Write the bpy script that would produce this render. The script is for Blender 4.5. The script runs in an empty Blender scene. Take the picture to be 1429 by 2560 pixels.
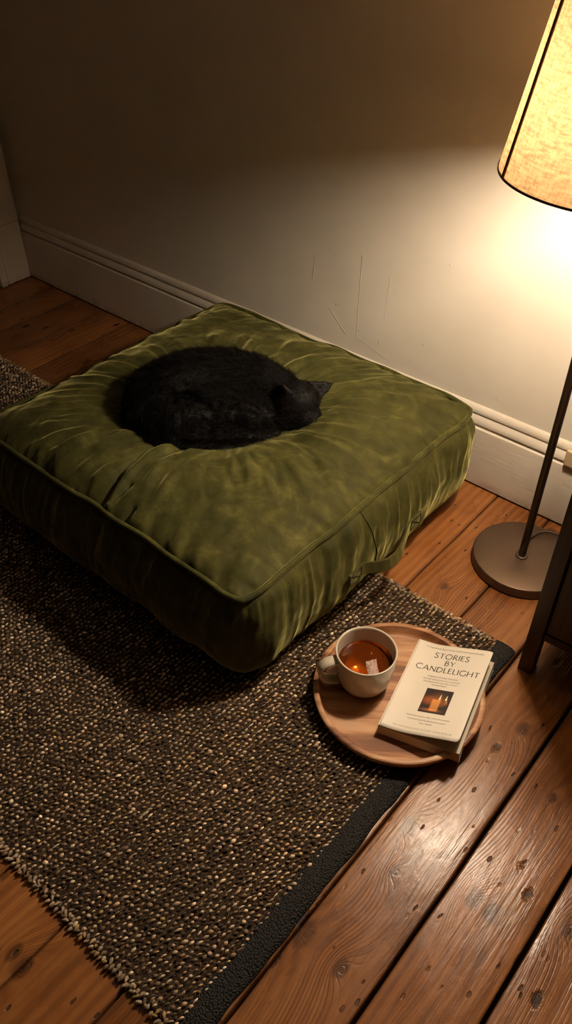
import bpy, bmesh, math, random
import numpy as np
from mathutils import Vector, Matrix

random.seed(7); RNG = np.random.default_rng(11)
sc = bpy.context.scene
C = sc.collection
PI = math.pi

# ------------------------------------------------------------------ helpers
def link(o, parent=None):
    C.objects.link(o)
    if parent is not None: o.parent = parent
    return o

def mesh_obj(name, verts, faces, mat=None, parent=None, smooth=True, label=None):
    me = bpy.data.meshes.new(name)
    me.from_pydata([tuple(map(float, v)) for v in verts], [], [tuple(map(int, f)) for f in faces])
    me.validate(); me.update()
    if mat: me.materials.append(mat)
    if smooth: me.polygons.foreach_set('use_smooth', [True]*len(me.polygons))
    o = link(bpy.data.objects.new(name, me), parent)
    if label: o['label'] = label
    return o

def tag(o, label, cat, group=None, kind=None):
    o['label'] = label; o['category'] = cat
    if group: o['group'] = group
    if kind: o['kind'] = kind
    return o

def struct(o):
    o['kind'] = 'structure'; return o

def thing(name, label, cat, loc=(0, 0, 0)):
    o = bpy.data.objects.new(name, None); o.location = loc; o.empty_display_size = .05
    C.objects.link(o); return tag(o, label, cat)

def keep(child, parent):
    """parent without moving (parents only carry a location)"""
    child.parent = parent
    child.location = Vector(child.location) - Vector(parent.location)
    return child

class MB:
    """collects geometry for one mesh"""
    def __init__(s): s.v = []; s.f = []
    def add(s, v, f):
        n = len(s.v); s.v += [tuple(p) for p in v]; s.f += [tuple(i+n for i in q) for q in f]
    def box(s, x0, x1, y0, y1, z0, z1):
        s.add([(x0,y0,z0),(x1,y0,z0),(x1,y1,z0),(x0,y1,z0),(x0,y0,z1),(x1,y0,z1),(x1,y1,z1),(x0,y1,z1)],
              [(3,2,1,0),(4,5,6,7),(0,1,5,4),(1,2,6,5),(2,3,7,6),(3,0,4,7)])
    def lathe(s, prof, c=(0,0), n=64, closed=False):
        m = len(prof); v = []
        for r, z in prof:
            for k in range(n):
                a = 2*PI*k/n; v.append((c[0]+r*math.cos(a), c[1]+r*math.sin(a), z))
        f = []
        for i in range(m-1 if not closed else m):
            j = (i+1) % m
            for k in range(n):
                k2 = (k+1) % n
                f.append((i*n+k, i*n+k2, j*n+k2, j*n+k))
        s.add(v, f)
    def tube(s, path, rad, n=10, closed=False, cap=True):
        path = [Vector(p) for p in path]; m = len(path)
        rads = rad if hasattr(rad, '__len__') else [rad]*m
        v = []; up = None
        for i, p in enumerate(path):
            if closed: t = path[(i+1) % m]-path[i-1]
            else: t = path[min(i+1, m-1)]-path[max(i-1, 0)]
            t.normalize()
            if up is None:
                up = Vector((0,0,1)) if abs(t.z) < .9 else Vector((1,0,0))
            x = t.cross(up).normalized(); y = x.cross(t).normalized(); up = y
            for k in range(n):
                a = 2*PI*k/n; v.append(p + (x*math.cos(a)+y*math.sin(a))*rads[i])
        f = []
        for i in range(m if closed else m-1):
            j = (i+1) % m
            for k in range(n):
                k2 = (k+1) % n; f.append((i*n+k, i*n+k2, j*n+k2, j*n+k))
        if cap and not closed:
            f.append(tuple(range(n))[::-1]); f.append(tuple((m-1)*n+k for k in range(n)))
        s.add(v, f)
    def build(s, name, mat, parent=None, smooth=False, bevel=0, label=None, seg=2, auto=True):
        o = mesh_obj(name, s.v, s.f, mat, parent, smooth, label)
        bm = bmesh.new(); bm.from_mesh(o.data); bmesh.ops.recalc_face_normals(bm, faces=bm.faces); bm.to_mesh(o.data); bm.free()
        if bevel:
            m = o.modifiers.new('bevel', 'BEVEL'); m.width = bevel; m.segments = seg; m.limit_method = 'ANGLE'; m.angle_limit = math.radians(35)
            o.data.polygons.foreach_set('use_smooth', [True]*len(o.data.polygons))
            w = o.modifiers.new('wn', 'WEIGHTED_NORMAL'); w.keep_sharp = True
        return o

# value noise ---------------------------------------------------------
def _h(ix, iy, sd):
    h = (ix.astype(np.int64)*374761393 + iy.astype(np.int64)*668265263 + sd*974634777) & 0xffffffff
    h = ((h ^ (h >> 13))*1274126177) & 0xffffffff
    return ((h ^ (h >> 16)) & 0xffff)/32767.5-1
def vn(x, y=0., sd=0):
    x, y = np.broadcast_arrays(np.asarray(x, float), np.asarray(y, float))
    ix = np.floor(x); iy = np.floor(y); fx = x-ix; fy = y-iy
    fx = fx*fx*fx*(fx*(fx*6-15)+10); fy = fy*fy*fy*(fy*(fy*6-15)+10)
    a = _h(ix, iy, sd); b = _h(ix+1, iy, sd); c = _h(ix, iy+1, sd); d = _h(ix+1, iy+1, sd)
    return (a*(1-fx)+b*fx)*(1-fy)+(c*(1-fx)+d*fx)*fy
def fbm(x, y=0., sd=0, o=3):
    r = 0; A = 1; t = 0
    for i in range(o): r = r+A*vn(np.asarray(x)*2**i, np.asarray(y)*2**i, sd+i*17); t += A; A *= .5
    return r/t
def sst(a, b, x):
    t = np.clip((x-a)/(b-a), 0, 1); return t*t*(3-2*t)

# ------------------------------------------------------------------ node helper
class NT:
    def __init__(s, name):
        s.m = bpy.data.materials.new(name); s.m.use_nodes = True
        s.t = s.m.node_tree; s.t.nodes.clear()
        s.out = s.t.nodes.new('ShaderNodeOutputMaterial')
    def n(s, typ, props=None, **inp):
        nd = s.t.nodes.new(typ)
        for k, v in (props or {}).items(): setattr(nd, k, v)
        for k, v in inp.items():
            k = k.replace('_', ' '); s.set(nd.inputs[k], v)
        return nd
    def set(s, sock, v):
        if isinstance(v, bpy.types.NodeSocket): s.t.links.new(v, sock)
        elif isinstance(v, bpy.types.Node): s.t.links.new(v.outputs[0], sock)
        else:
            if sock.type == 'RGBA' and len(v) == 3: v = (*v, 1)
            sock.default_value = v
    def math(s, op, a, b=0., c=None, clamp=False):
        nd = s.t.nodes.new('ShaderNodeMath'); nd.operation = op; nd.use_clamp = clamp
        s.set(nd.inputs[0], a); s.set(nd.inputs[1], b)
        if c is not None: s.set(nd.inputs[2], c)
        return nd.outputs[0]
    def vmath(s, op, a, b=(0,0,0)):
        nd = s.t.nodes.new('ShaderNodeVectorMath'); nd.operation = op
        s.set(nd.inputs[0], a); s.set(nd.inputs[1], b); return nd
    def mix(s, f, a, b, mode='MIX'):
        nd = s.t.nodes.new('ShaderNodeMix'); nd.data_type = 'RGBA'; nd.blend_type = mode
        s.set(nd.inputs['Factor'], f); s.set(nd.inputs[6], a); s.set(nd.inputs[7], b); return nd.outputs[2]
    def noise(s, vec, scale, detail=3, rough=.55, dist=0.):
        nd = s.n('ShaderNodeTexNoise'); s.set(nd.inputs['Vector'], vec)
        nd.inputs['Scale'].default_value = scale; nd.inputs['Detail'].default_value = detail
        nd.inputs['Roughness'].default_value = rough; nd.inputs['Distortion'].default_value = dist
        return nd.outputs[0]
    def coord(s, which='Object'): return s.n('ShaderNodeTexCoord').outputs[which]
    def mapping(s, vec, scale=(1,1,1), loc=(0,0,0), rot=(0,0,0)):
        nd = s.n('ShaderNodeMapping'); s.set(nd.inputs['Vector'], vec)
        nd.inputs['Scale'].default_value = scale; nd.inputs['Location'].default_value = loc; nd.inputs['Rotation'].default_value = rot
        return nd.outputs[0]
    def rng(s, v, a, b, c=0., d=1., smooth=False):
        nd = s.n('ShaderNodeMapRange'); nd.interpolation_type = 'SMOOTHSTEP' if smooth else 'LINEAR'
        s.set(nd.inputs[0], v)
        for i, k in enumerate((a, b, c, d)): nd.inputs[i+1].default_value = k
        return nd.outputs[0]
    def ramp(s, f, stops):
        nd = s.n('ShaderNodeValToRGB'); s.set(nd.inputs[0], f); e = nd.color_ramp.elements
        while len(e) < len(stops): e.new(.5)
        for el, (p, c) in zip(e, stops): el.position = p; el.color = (*c, 1) if len(c) == 3 else c
        return nd.outputs[0]
    def bump(s, h, strength=.3, dist=.002, normal=None):
        nd = s.n('ShaderNodeBump'); s.set(nd.inputs['Height'], h)
        nd.inputs['Strength'].default_value = strength; nd.inputs['Distance'].default_value = dist
        if normal is not None: s.set(nd.inputs['Normal'], normal)
        return nd.outputs[0]
    def attr(s, name, out='Fac'):
        nd = s.n('ShaderNodeAttribute'); nd.attribute_name = name; return nd.outputs[out]
    def bsdf(s, **kw):
        nd = s.n('ShaderNodeBsdfPrincipled')
        for k, v in kw.items():
            s.set(nd.inputs[k.replace('_', ' ')], v)
        s.t.links.new(nd.outputs[0], s.out.inputs[0]); return nd
    def done(s, sh=None):
        if sh is not None: s.set(s.out.inputs[0], sh)
        return s.m

def simple(name, col, rough=.5, metal=0., var=.12, scale=30, bump=0., **kw):
    t = NT(name); co = t.coord()
    f = t.noise(co, scale, 4)
    k = t.rng(f, .3, .7, 1-var, 1+var)
    c = t.vmath('SCALE', col); t.set(c.inputs['Scale'], k)
    b = t.bsdf(Base_Color=c.outputs[0], Roughness=rough, Metallic=metal, **kw)
    if bump: t.set(b.inputs['Normal'], t.bump(t.noise(co, scale*4, 4), bump, .001))
    return t.m

# ------------------------------------------------------------------ camera (solved from the photo's vanishing points)
cam = bpy.data.cameras.new('camera'); camo = link(bpy.data.objects.new('camera', cam))
R_ = ((0.7601, 0.6499, -0.0009), (0.4296, -0.5035, -0.7496), (-0.4876, 0.5694, -0.6618))
M = Matrix(((R_[0][0], -R_[1][0], -R_[2][0], 0), (R_[0][1], -R_[1][1], -R_[2][1], 0), (R_[0][2], -R_[1][2], -R_[2][2], 1.2), (0,0,0,1)))
camo.matrix_world = M
cam.sensor_fit = 'VERTICAL'; cam.sensor_height = 36; cam.lens = 1970.85/2560*36
cam.clip_start = .02
sc.camera = camo

# ------------------------------------------------------------------ floor
GAP0, PITCH = -.0205, .1306
KNOTS = [(-.248,.587,.016),(-.2236,.512,.009),(-.271,.3554,.017),(-.2038,.354,.012),(-.1108,.556,.014),(-.084,.556,.013),
         (-.196,.865,.012),(-.0965,.779,.008),(-.484,1.068,.009),(.013,.605,.01),(-.39,1.36,.015),(-.566,.0715,.011),(-.541,.0665,.014),
         (-1.76,1.16,.012),(-1.95,1.25,.012),(-.345,1.0,.006),(-.06,.30,.016)]
NAILS = [(-.2602,.4825),(-.17,.489),(-.1363,.503),(-.1654,.776),(-.1263,.781),(-.0026,.4935),(-.039,.4985),(.002,.485),(-.2394,.83),
         (-.0811,.654),(-.4308,1.07),(-1.968,1.168),(-1.779,1.07),(-.4165,.096),(-.455,1.17),(-.505,1.19),(-.50,1.30),(-.30,.93),(-1.83,1.10),(-.23,.60)]
def floor_material():
    t = NT('old_pine_boards'); co = t.coord()
    sep = t.n('ShaderNodeSeparateXYZ'); t.set(sep.inputs[0], co); X, Y = sep.outputs[0], sep.outputs[1]
    pid = t.attr('pid'); edge = t.attr('edge')
    comb = t.n('ShaderNodeCombineXYZ'); t.set(comb.inputs[0], X); t.set(comb.inputs[1], Y); t.set(comb.inputs[2], t.math('MULTIPLY', pid, 9.))
    P = comb.outputs[0]
    core = 0.; warp = 0.
    for kx, ky, kr in KNOTS:
        d = t.vmath('SUBTRACT', co, (kx, ky, 0)).outputs[0]
        d = t.vmath('MULTIPLY', d, (1/kr, .62/kr, 0)).outputs[0]
        L = t.vmath('LENGTH', d).outputs['Value']
        core = t.math('MAXIMUM', core, t.rng(L, 1.05, .55, 0, 1, True))
        warp = t.math('ADD', warp, t.math('MULTIPLY', t.math('EXPONENT', t.math('MULTIPLY', L, -.55)), kr*3.2))
    low = t.noise(t.mapping(P, (5.5, 1.1, 1)), 1., 2, .5)
    g = t.math('ADD', X, t.math('ADD', t.math('MULTIPLY', low, .045), t.math('ADD', warp, t.math('MULTIPLY', pid, .77))))
    w = t.math('SINE', t.math('MULTIPLY', g, 1150.))
    w2 = t.math('SINE', t.math('MULTIPLY', g, 330.))
    fine = t.noise(t.mapping(P, (190, 7, 1)), 1., 4, .6)
    blotch = t.noise(t.mapping(P, (7, 4, 1)), 1., 4, .6)
    lines = t.rng(t.math('ADD', w, t.math('MULTIPLY', fine, .9)), .75, 1.6, 0, 1, True)
    zone = t.rng(t.noise(t.mapping(P, (16, 2.4, 1), (3, 1, 0)), 1., 2), .42, .66, 0, 1, True)
    lines = t.math('MULTIPLY', lines, zone)
    tone = t.math('ADD', t.math('MULTIPLY', blotch, .55), t.math('ADD', t.math('MULTIPLY', fine, .28), t.math('MULTIPLY', w2, .05)))
    col = t.ramp(tone, [(.22, (.125, .042, .012)), (.42, (.28, .104, .029)), (.62, (.42, .175, .052)), (.8, (.53, .25, .085))])
    col = t.mix(t.math('MULTIPLY', lines, .7), col, (.13, .042, .013))
    pv = t.rng(pid, 0, 1, .80, 1.12)
    sc_ = t.vmath('SCALE', col); t.set(sc_.inputs['Scale'], pv); col = sc_.outputs[0]
    # grime, knots, nail holes, gouges
    grime = t.rng(t.noise(t.mapping(P, (11, 5, 1), (7, 2, 4)), 1., 5, .7), .56, .78, 0, .65, True)
    col = t.mix(grime, col, (.085, .042, .021))
    ring = t.math('MULTIPLY', core, t.rng(t.math('SINE', t.math('MULTIPLY', g, 1500.)), -1, 1, .62, 1.))
    col = t.mix(t.math('MULTIPLY', ring, .86), col, (.055, .020, .008))
    vor = t.n('ShaderNodeTexVoronoi'); t.set(vor.inputs['Vector'], t.mapping(P, (15, 8, 1), (1.3, .4, 0), (0, 0, .25))); vor.inputs['Scale'].default_value = 1.
    wob = t.math('ADD', vor.outputs['Distance'], t.math('MULTIPLY', t.noise(co, 160, 2), .10))
    pit = t.rng(wob, .185, .11, 0, 1, True)
    vor2 = t.n('ShaderNodeTexVoronoi'); t.set(vor2.inputs['Vector'], t.mapping(P, (52, 24, 1), (.3, .4, 0), (0, 0, -.3))); vor2.inputs['Scale'].default_value = 1.
    pit2 = t.math('MULTIPLY', t.rng(t.math('ADD', vor2.outputs['Distance'], t.math('MULTIPLY', t.noise(co, 300, 2), .12)), .22, .15, 0, .85, True), t.rng(t.noise(co, 9, 2), .48, .58, 0, 1, True))
    pit = t.math('MAXIMUM', pit, pit2)
    for nx, ny in NAILS:
        d = t.vmath('SUBTRACT', co, (nx, ny, 0)).outputs[0]
        d = t.n('ShaderNodeVectorRotate', {'rotation_type': 'Z_AXIS'}, Vector=d, Angle=-.25+(nx*37 % 1)*.5).outputs[0]
        L = t.vmath('LENGTH', t.vmath('MULTIPLY', d, (1/.0022, 1/.0062, 0)).outputs[0]).outputs['Value']
        pit = t.math('MAXIMUM', pit, t.rng(t.math('ADD', L, t.noise(co, 260, 2)), 1.5, 1.0, 0, 1, True))
    col = t.mix(t.math('MULTIPLY', pit, .9), col, (.010, .005, .003))
    ed = t.rng(edge, .0, .07, .6, 0, True)
    col = t.mix(t.math('MULTIPLY', ed, t.rng(t.noise(t.mapping(P, (20, 9, 1)), 1., 3), .3, .65)), col, (.05, .025, .014))
    # gloss
    dents = t.noise(t.mapping(P, (44, 9, 1)), 1., 3, .55, .3)
    scr = t.noise(t.mapping(P, (60, 26, 1), (0, 0, 3), (0, 0, .35)), 1., 3, .6, .5)
    H = t.math('ADD', t.math('MULTIPLY', lines, -.17), t.math('ADD', t.math('MULTIPLY', pit, -1.3), t.math('ADD', t.math('MULTIPLY', dents, .5), t.math('MULTIPLY', scr, .30))))
    H = t.math('ADD', H, t.math('MULTIPLY', fine, .40))
    rough = t.math('ADD', t.rng(blotch, .3, .7, .22, .36), t.math('MULTIPLY', pit, .3))
    t.bsdf(Base_Color=col, Roughness=rough, Specular_IOR_Level=.36, Normal=t.bump(H, .6, .0024))
    return t.m
def make_floor():
    v = []; f = []; pid = []; edge = []
    y0, y1 = -1.8, 1.41
    ny = 60
    for k in range(-13, 19):
        xr = GAP0-PITCH*(k); xl = xr-PITCH
        g = {1: .0027, 0: .0029, 2: .0017, 3: .0011}.get(k, .0008)
        gl = {1: .0027, 0: .0029, 2: .0017, 3: .0011}.get(k+1, .0008)
        if xl < -2.5: xl = max(xl, -2.5)
        r = random.random()
        xs = [xl+gl, xl+gl+.0005, xl+gl+.0014, xl+gl+.0035, xl+.03, (xl+xr)/2, xr-.03, xr-g-.0035, xr-g-.0014, xr-g-.0005, xr-g]
        zs = [-.022, -.0016, -.0003, 0, 0, 0, 0, 0, -.0003, -.0016, -.022]
        es = [0, 0, .0, .027, .23, .5, .23, .027, 0, 0, 0]
        base = len(v)
        for j in range(ny+1):
            y = y0+(y1-y0)*j/ny
            w1 = float(vn(y*9, k*3.3, 5))*.0009; w2 = float(vn(y*9, k*3.3+1.5, 6))*.0009
            for i, x in enumerate(xs):
                dx = w1 if i < 4 else (w2 if i > 6 else 0)
                v.append((x+dx, y, zs[i]+float(vn(y*2, k*1.7, 9))*.0004)); pid.append(r); edge.append(es[i])
        for j in range(ny):
            for i in range(10):
                a = base+j*11+i; f.append((a, a+1, a+12, a+11))
    n = len(v)
    v += [(-2.6, y0, -.02), (1.75, y0, -.02), (1.75, y1+.1, -.02), (-2.6, y1+.1, -.02)]; f.append((n, n+1, n+2, n+3))
    pid += [0]*4; edge += [-1]*4
    o = mesh_obj('floor', v, f, floor_material(), smooth=True)
    dark = simple('subfloor_dust', (.012, .008, .006), .95)
    o.data.materials.append(dark); o.data.polygons[len(f)-1].material_index = 1
    for nm, a in (('pid', pid), ('edge', edge)):
        at = o.data.attributes.new(nm, 'FLOAT', 'POINT'); at.data.foreach_set('value', a)
    struct(o); return o
make_floor()

# ------------------------------------------------------------------ walls
WY = 1.4136
SCR = [((-.9836,.4565),(-.9865,.2516),.0016),((-.9045,.4326),(-.9099,.3233),.0011),((-.9796,.2516),(-.8939,.225),.0012),((-1.07,.30),(-1.02,.25),.002),
       ((-1.3896,.3423),(-1.391,.3202),.0012),((-1.12,.42),(-1.125,.36),.002),((-.608,.2418),(-.575,.232),.0008)]
BITS = [(-1.0747,.4453),(-1.0528,.3169),(-1.045,.317),(-.9796,.272),(-.92,.265),(-.918,.26),(-.80,.30),(-.76,.50),(-.83,.24)]
def wall_material():
    t = NT('off_white_wall_paint'); co = t.coord()
    big = t.noise(co, 2.2, 4, .6); mid = t.noise(co, 9, 4, .6); roll = t.noise(co, 160, 3, .6); ripple = t.noise(t.mapping(co, (22, 10, 60)), 1., 4, .6)
    col = t.ramp(t.math('ADD', t.math('MULTIPLY', big, .6), t.math('MULTIPLY', mid, .4)), [(.3, (.78, .695, .57)), (.7, (.86, .78, .66))])
    H = t.math('ADD', t.math('MULTIPLY', roll, .22), t.math('ADD', t.math('MULTIPLY', mid, 1.3), t.math('MULTIPLY', ripple, .35)))
    sep = t.n('ShaderNodeSeparateXYZ'); t.set(sep.inputs[0], co)
    ridge = 0.
    wobx = t.math('ADD', sep.outputs[0], t.math('MULTIPLY', t.math('SUBTRACT', t.noise(co, 30, 2), .5), .004))
    for (x0, z0), (x1, z1), w in SCR:
        dx, dz = x1-x0, z1-z0; L = math.hypot(dx, dz); dx /= L; dz /= L
        px = t.math('SUBTRACT', wobx, x0); pz = t.math('SUBTRACT', sep.outputs[2], z0)
        al = t.math('ADD', t.math('MULTIPLY', px, dx), t.math('MULTIPLY', pz, dz))
        al = t.math('SUBTRACT', al, t.math('MINIMUM', t.math('MAXIMUM', al, 0.), L))
        pe = t.math('SUBTRACT', t.math('MULTIPLY', px, dz), t.math('MULTIPLY', pz, dx))
        d = t.math('SQRT', t.math('ADD', t.math('MULTIPLY', al, al), t.math('MULTIPLY', pe, pe)))
        ridge = t.math('MAXIMUM', ridge, t.rng(d, w*.9, 0, 0, 1, True))
    for bx, bz in BITS:
        d = t.vmath('LENGTH', t.vmath('MULTIPLY', t.vmath('SUBTRACT', co, (bx, 0, bz)).outputs[0], (1, 0, .7)).outputs[0]).outputs['Value']
        ridge = t.math('MAXIMUM', ridge, t.rng(t.math('ADD', d, t.math('MULTIPLY', t.noise(co, 500, 2), .003)), .0042, .0018, 0, 1.2, True))
    H = t.math('ADD', H, t.math('MULTIPLY', ridge, .65))
    t.bsdf(Base_Color=col, Roughness=.62, Specular_IOR_Level=.3, Normal=t.bump(H, .38, .0026))
    return t.m
WALL = wall_material()
def box_struct(name, b, mat):
    m = MB(); m.box(*b); return struct(m.build(name, mat))
box_struct('wall_back', (-2.5, 1.75, WY, WY+.1, -.02, 2.3), WALL)
plain = simple('plain_wall_paint', (.70, .62, .50), .7, scale=4, var=.06)
dull = simple('low_bounce_dark_wall', (.10, .10, .075), .7, scale=4, var=.06)  # dark colour given to the unseen walls to cut bounce light
box_struct('wall_left', (-2.49, -2.39, -1.9, WY, -.02, 2.3), plain)
box_struct('wall_right', (1.65, 1.75, -1.9, WY, -.02, 2.3), dull)
box_struct('wall_front', (-2.49, 1.75, -1.9, -1.8, -.02, 2.3), dull)
box_struct('ceiling', (-2.5, 1.75, -1.9, WY+.1, 2.3, 2.4), simple('ceiling_paint', (.82, .77, .69), .8, scale=4, var=.04))

def paint_material():
    t = NT('aged_cream_gloss_paint'); co = t.coord()
    st = t.noise(t.mapping(co, (9, 30, 90)), 1., 4, .65); chips = t.noise(t.mapping(co, (30, 30, 80)), 1., 3, .6)
    col = t.ramp(t.noise(co, 6, 4), [(.3, (.66, .575, .46)), (.7, (.76, .68, .565))])
    dent = t.rng(chips, .66, .74, 0, 1, True)
    col = t.mix(t.math('MULTIPLY', dent, .35), col, (.74, .66, .55))
    sep = t.n('ShaderNodeSeparateXYZ'); t.set(sep.inputs[0], co)
    dirt = t.math('MULTIPLY', t.rng(sep.outputs[2], .035, .0, 0, 1, True), t.rng(t.noise(co, 25, 3), .35, .65))
    col = t.mix(t.math('MULTIPLY', dirt, .6), col, (.16, .12, .085))
    H = t.math('ADD', t.math('MULTIPLY', st, .8), t.math('MULTIPLY', dent, -.6))
    t.bsdf(Base_Color=col, Roughness=.42, Specular_IOR_Level=.4, Normal=t.bump(H, .4, .0022)); return t.m
PAINT = paint_material()
# skirting: tall fascia, step, ovolo, fillet and top bead
BF = 1.3956
prof = [(WY, .006), (BF, .006), (BF, .1545), (BF+.0005, .1565), (BF+.0035, .1580), (BF+.0085, .1592), (BF+.0085, .1640), (BF+.0045, .1650), (BF+.0030, .1672), (BF+.0032, .1712),
        (BF+.0050, .1765), (BF+.0078, .1815), (BF+.0105, .1850), (BF+.0105, .1890), (BF+.0088, .1900), (BF+.0085, .1935), (BF+.0100, .1990), (BF+.0130, .2045), (WY, .2080)]
def skirting():
    xs = np.linspace(-2.365, 1.65, 260); v = []; f = []; n = len(prof)
    for x in xs:
        for i, (y, z) in enumerate(prof):
            wob = float(vn(x*6, i*.21, 3))*.0006 if 0 < i < n-1 else 0
            v.append((x, y+wob, z+wob*.6))
    for j in range(len(xs)-1):
        for i in range(n-1):
            a = j*n+i; f.append((a, a+n, a+n+1, a+1))
    o = mesh_obj('baseboard_back', v, f, PAINT, smooth=True)
    m = o.modifiers.new('e', 'EDGE_SPLIT'); m.split_angle = math.radians(32)
    struct(o)
skirting()
# door architrave with its plinth block, and the door leaf beside it
def architrave():
    m = MB(); m.box(-2.40, -2.358, 1.279, 1.395, .004, .198)
    m.box(-2.40, -2.363, 1.283, 1.395, .198, 2.1)
    m.box(-2.363, -2.356, 1.283, 1.306, .204, 2.1); m.box(-2.363, -2.359, 1.312, 1.322, .204, 2.1)
    m.box(-2.358, -2.353, 1.279, 1.300, .004, .19)
    m.box(-2.358, -2.3555, 1.306, 1.322, .004, .19)
    struct(m.build('trim_1', PAINT, bevel=.0025))
    d = MB(); d.box(-2.40, -2.368, .45, 1.274, .012, 2.05)
    for z0, z1 in ((.16, .85), (1.0, 1.9)):
        for a, b in ((.55, .82), (.91, 1.18)):
            d.box(-2.37, -2.362, a, b, z0, z1)
    struct(d.build('door_1', PAINT, bevel=.003))
architrave()

# ------------------------------------------------------------------ cushion
CX, CY, CA, CB, ZP = -1.001, .9825, .389, .3755, .236
U = np.array([.7601, .6499]); V = np.array([-.6499, .7601])
CAT0 = np.array([-1.005, .965])
def outline(s, t):
    q = 1-.035*(s*s*t*t)**5
    x = CX+CA*s*q; y = CY+CB*t*q
    x = x+.004*vn(y*14, 3, 21)*np.abs(s)**6 - .005*np.sign(s)*(1-t*t)*np.abs(s)**4
    y = y+.004*vn(x*14, 9, 22)*np.abs(t)**6 - .005*np.sign(t)*(1-s*s)*np.abs(t)**4
    return x, y
def zpipe(x, y): return ZP+.004*fbm(x*9, y*9, 31, 2)-.004*np.exp(-(((x+.612)/.1)**2+((y-1.35)/.1)**2))
CREASE = [(-1.012, .80), (-1.0, .73), (-.99, .665), (-.979, .61)]
def cushion_top(s, t):
    x, y = outline(s, t)
    dx = CA*(1-np.abs(s)); dy = CB*(1-np.abs(t)); d = np.minimum(dx, dy)
    z = zpipe(x, y)+.047*(1-np.exp(-dx/.055))*(1-np.exp(-dy/.055))
    rx, ry = x-CAT0[0], y-CAT0[1]; u = rx*U[0]+ry*U[1]; v = rx*V[0]+ry*V[1]
    rr = np.sqrt((u/.205)**2+(v/.160)**2); ph = np.arctan2(v/.160, u/.205)
    z = z-.040*np.exp(-rr**3.2)+.006*np.exp(-((rr-1.35)/.35)**2)
    # radial puckers round the sleeping weight
    band = sst(.8, 1.1, rr)*(1-sst(1.5, 2.2, rr))
    rad = fbm(ph*7.5+.35*rr, rr*1.1, 41, 2); z = z+.0105*band*(np.sqrt(rad*rad+.03)*1.6-.55)
    rad2 = vn(ph*9, rr*1.4, 47); z = z+.0042*band*np.exp(-(rad2/.30)**2)
    # gathers along the piping
    for (dd, al, sd) in ((dx, y, 51), (dy, x, 52)):
        fall = np.exp(-dd/.045)*(1-np.exp(-dd/.006))
        z = z+.011*fall*fbm(al*34+dd*9, dd*5, sd, 2)
    z = z+.0045*fbm(x*13, y*13, 61, 4)*(1-np.exp(-d/.04))-.005*np.exp(-d/.007)
    # long crease from the cat to the near edge, and two short slits beside it
    best = np.full(np.shape(x), 9.); side = np.zeros(np.shape(x))
    for (ax, ay), (bx, by) in zip(CREASE[:-1], CREASE[1:]):
        ex, ey = bx-ax, by-ay; L2 = ex*ex+ey*ey
        k = np.clip(((x-ax)*ex+(y-ay)*ey)/L2, 0, 1)
        qx, qy = x-ax-k*ex, y-ay-k*ey; dd = np.hypot(qx, qy); sg = np.sign(ex*qy-ey*qx)
        side = np.where(dd < best, sg, side); best = np.minimum(best, dd)
    z = z-.011*np.exp(-(best/.008)**1.3)+.005*np.exp(-((best-.014)/.012)**2)*(side > 0)
    for ax, ay, bx, by in ((-.985, .672, -.975, .628), (-.958, .672, -.962, .632), (-.915, .64, -.918, .62)):
        ex, ey = bx-ax, by-ay; L2 = ex*ex+ey*ey; k = np.clip(((x-ax)*ex+(y-ay)*ey)/L2, 0, 1)
        dd = np.hypot(x-ax-k*ex, y-ay-k*ey); z = z-.010*np.exp(-(dd/.006)**1.5)
    return x, y, z
def perim(n):
    """border points (s,t) counter-clockwise starting at the left-front corner"""
    k = np.arange(n)/n*4; e = np.floor(k).astype(int); r = (k-e)*2-1
    s = np.choose(e, [r, np.ones(n), -r, -np.ones(n)]); t = np.choose(e, [-np.ones(n), r, np.ones(n), -r])
    return s, t
NP_ = 1080
ps, pt = perim(NP_); pox, poy = outline(ps, pt); poz = zpipe(pox, poy)
tx = np.roll(pox, -1)-np.roll(pox, 1); ty = np.roll(poy, -1)-np.roll(poy, 1); tl = np.hypot(tx, ty)
nx_, ny_ = ty/tl, -tx/tl
for _ in range(10):
    nx_ = (np.roll(nx_, 1)+2*nx_+np.roll(nx_, -1))/4; ny_ = (np.roll(ny_, 1)+2*ny_+np.roll(ny_, -1))/4
plen = np.arange(NP_)/NP_*4*.77
def side_off(p, h):
    corner = np.abs(((p/.77) % 1)-.5)*2
    o = .033*np.sin(PI*np.clip(h, 0, 1)**.95)**.8*(1-.45*corner**8) - .022*sst(.72, 1, h)
    gath = fbm(p*38+h*1.5, h*1.5+3, 71, 3); o = o+.0085*gath*np.exp(-h*1.9)*sst(0, .10, h)
    folds = vn(p*27+1.2*h, h*1.2, 75); o = o+.0055*np.exp(-(folds/.30)**2)*np.exp(-h*1.4)*sst(0, .08, h)
    o = o+.006*fbm(p*10, h*3, 73, 4)*sst(0, .2, h)-.006*np.exp(-h*26)+.006*(h < 0)
    return o
def side_pt(i, h):
    """i fractional index on the perimeter"""
    i0 = np.floor(i).astype(int) % NP_; i1 = (i0+1) % NP_; f = i-np.floor(i)
    L = lambda a: a[i0]*(1-f)+a[i1]*f
    pl = np.where(i1 == 0, plen[i0]+f*(4*.77/NP_), L(plen)); o = side_off(pl, h)
    z = L(poz)*(1-h)+.010*h-.002
    return L(pox)+L(nx_)*o, L(poy)+L(ny_)*o*(1-.55*np.clip(L(ny_), 0, 1)), z
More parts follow.
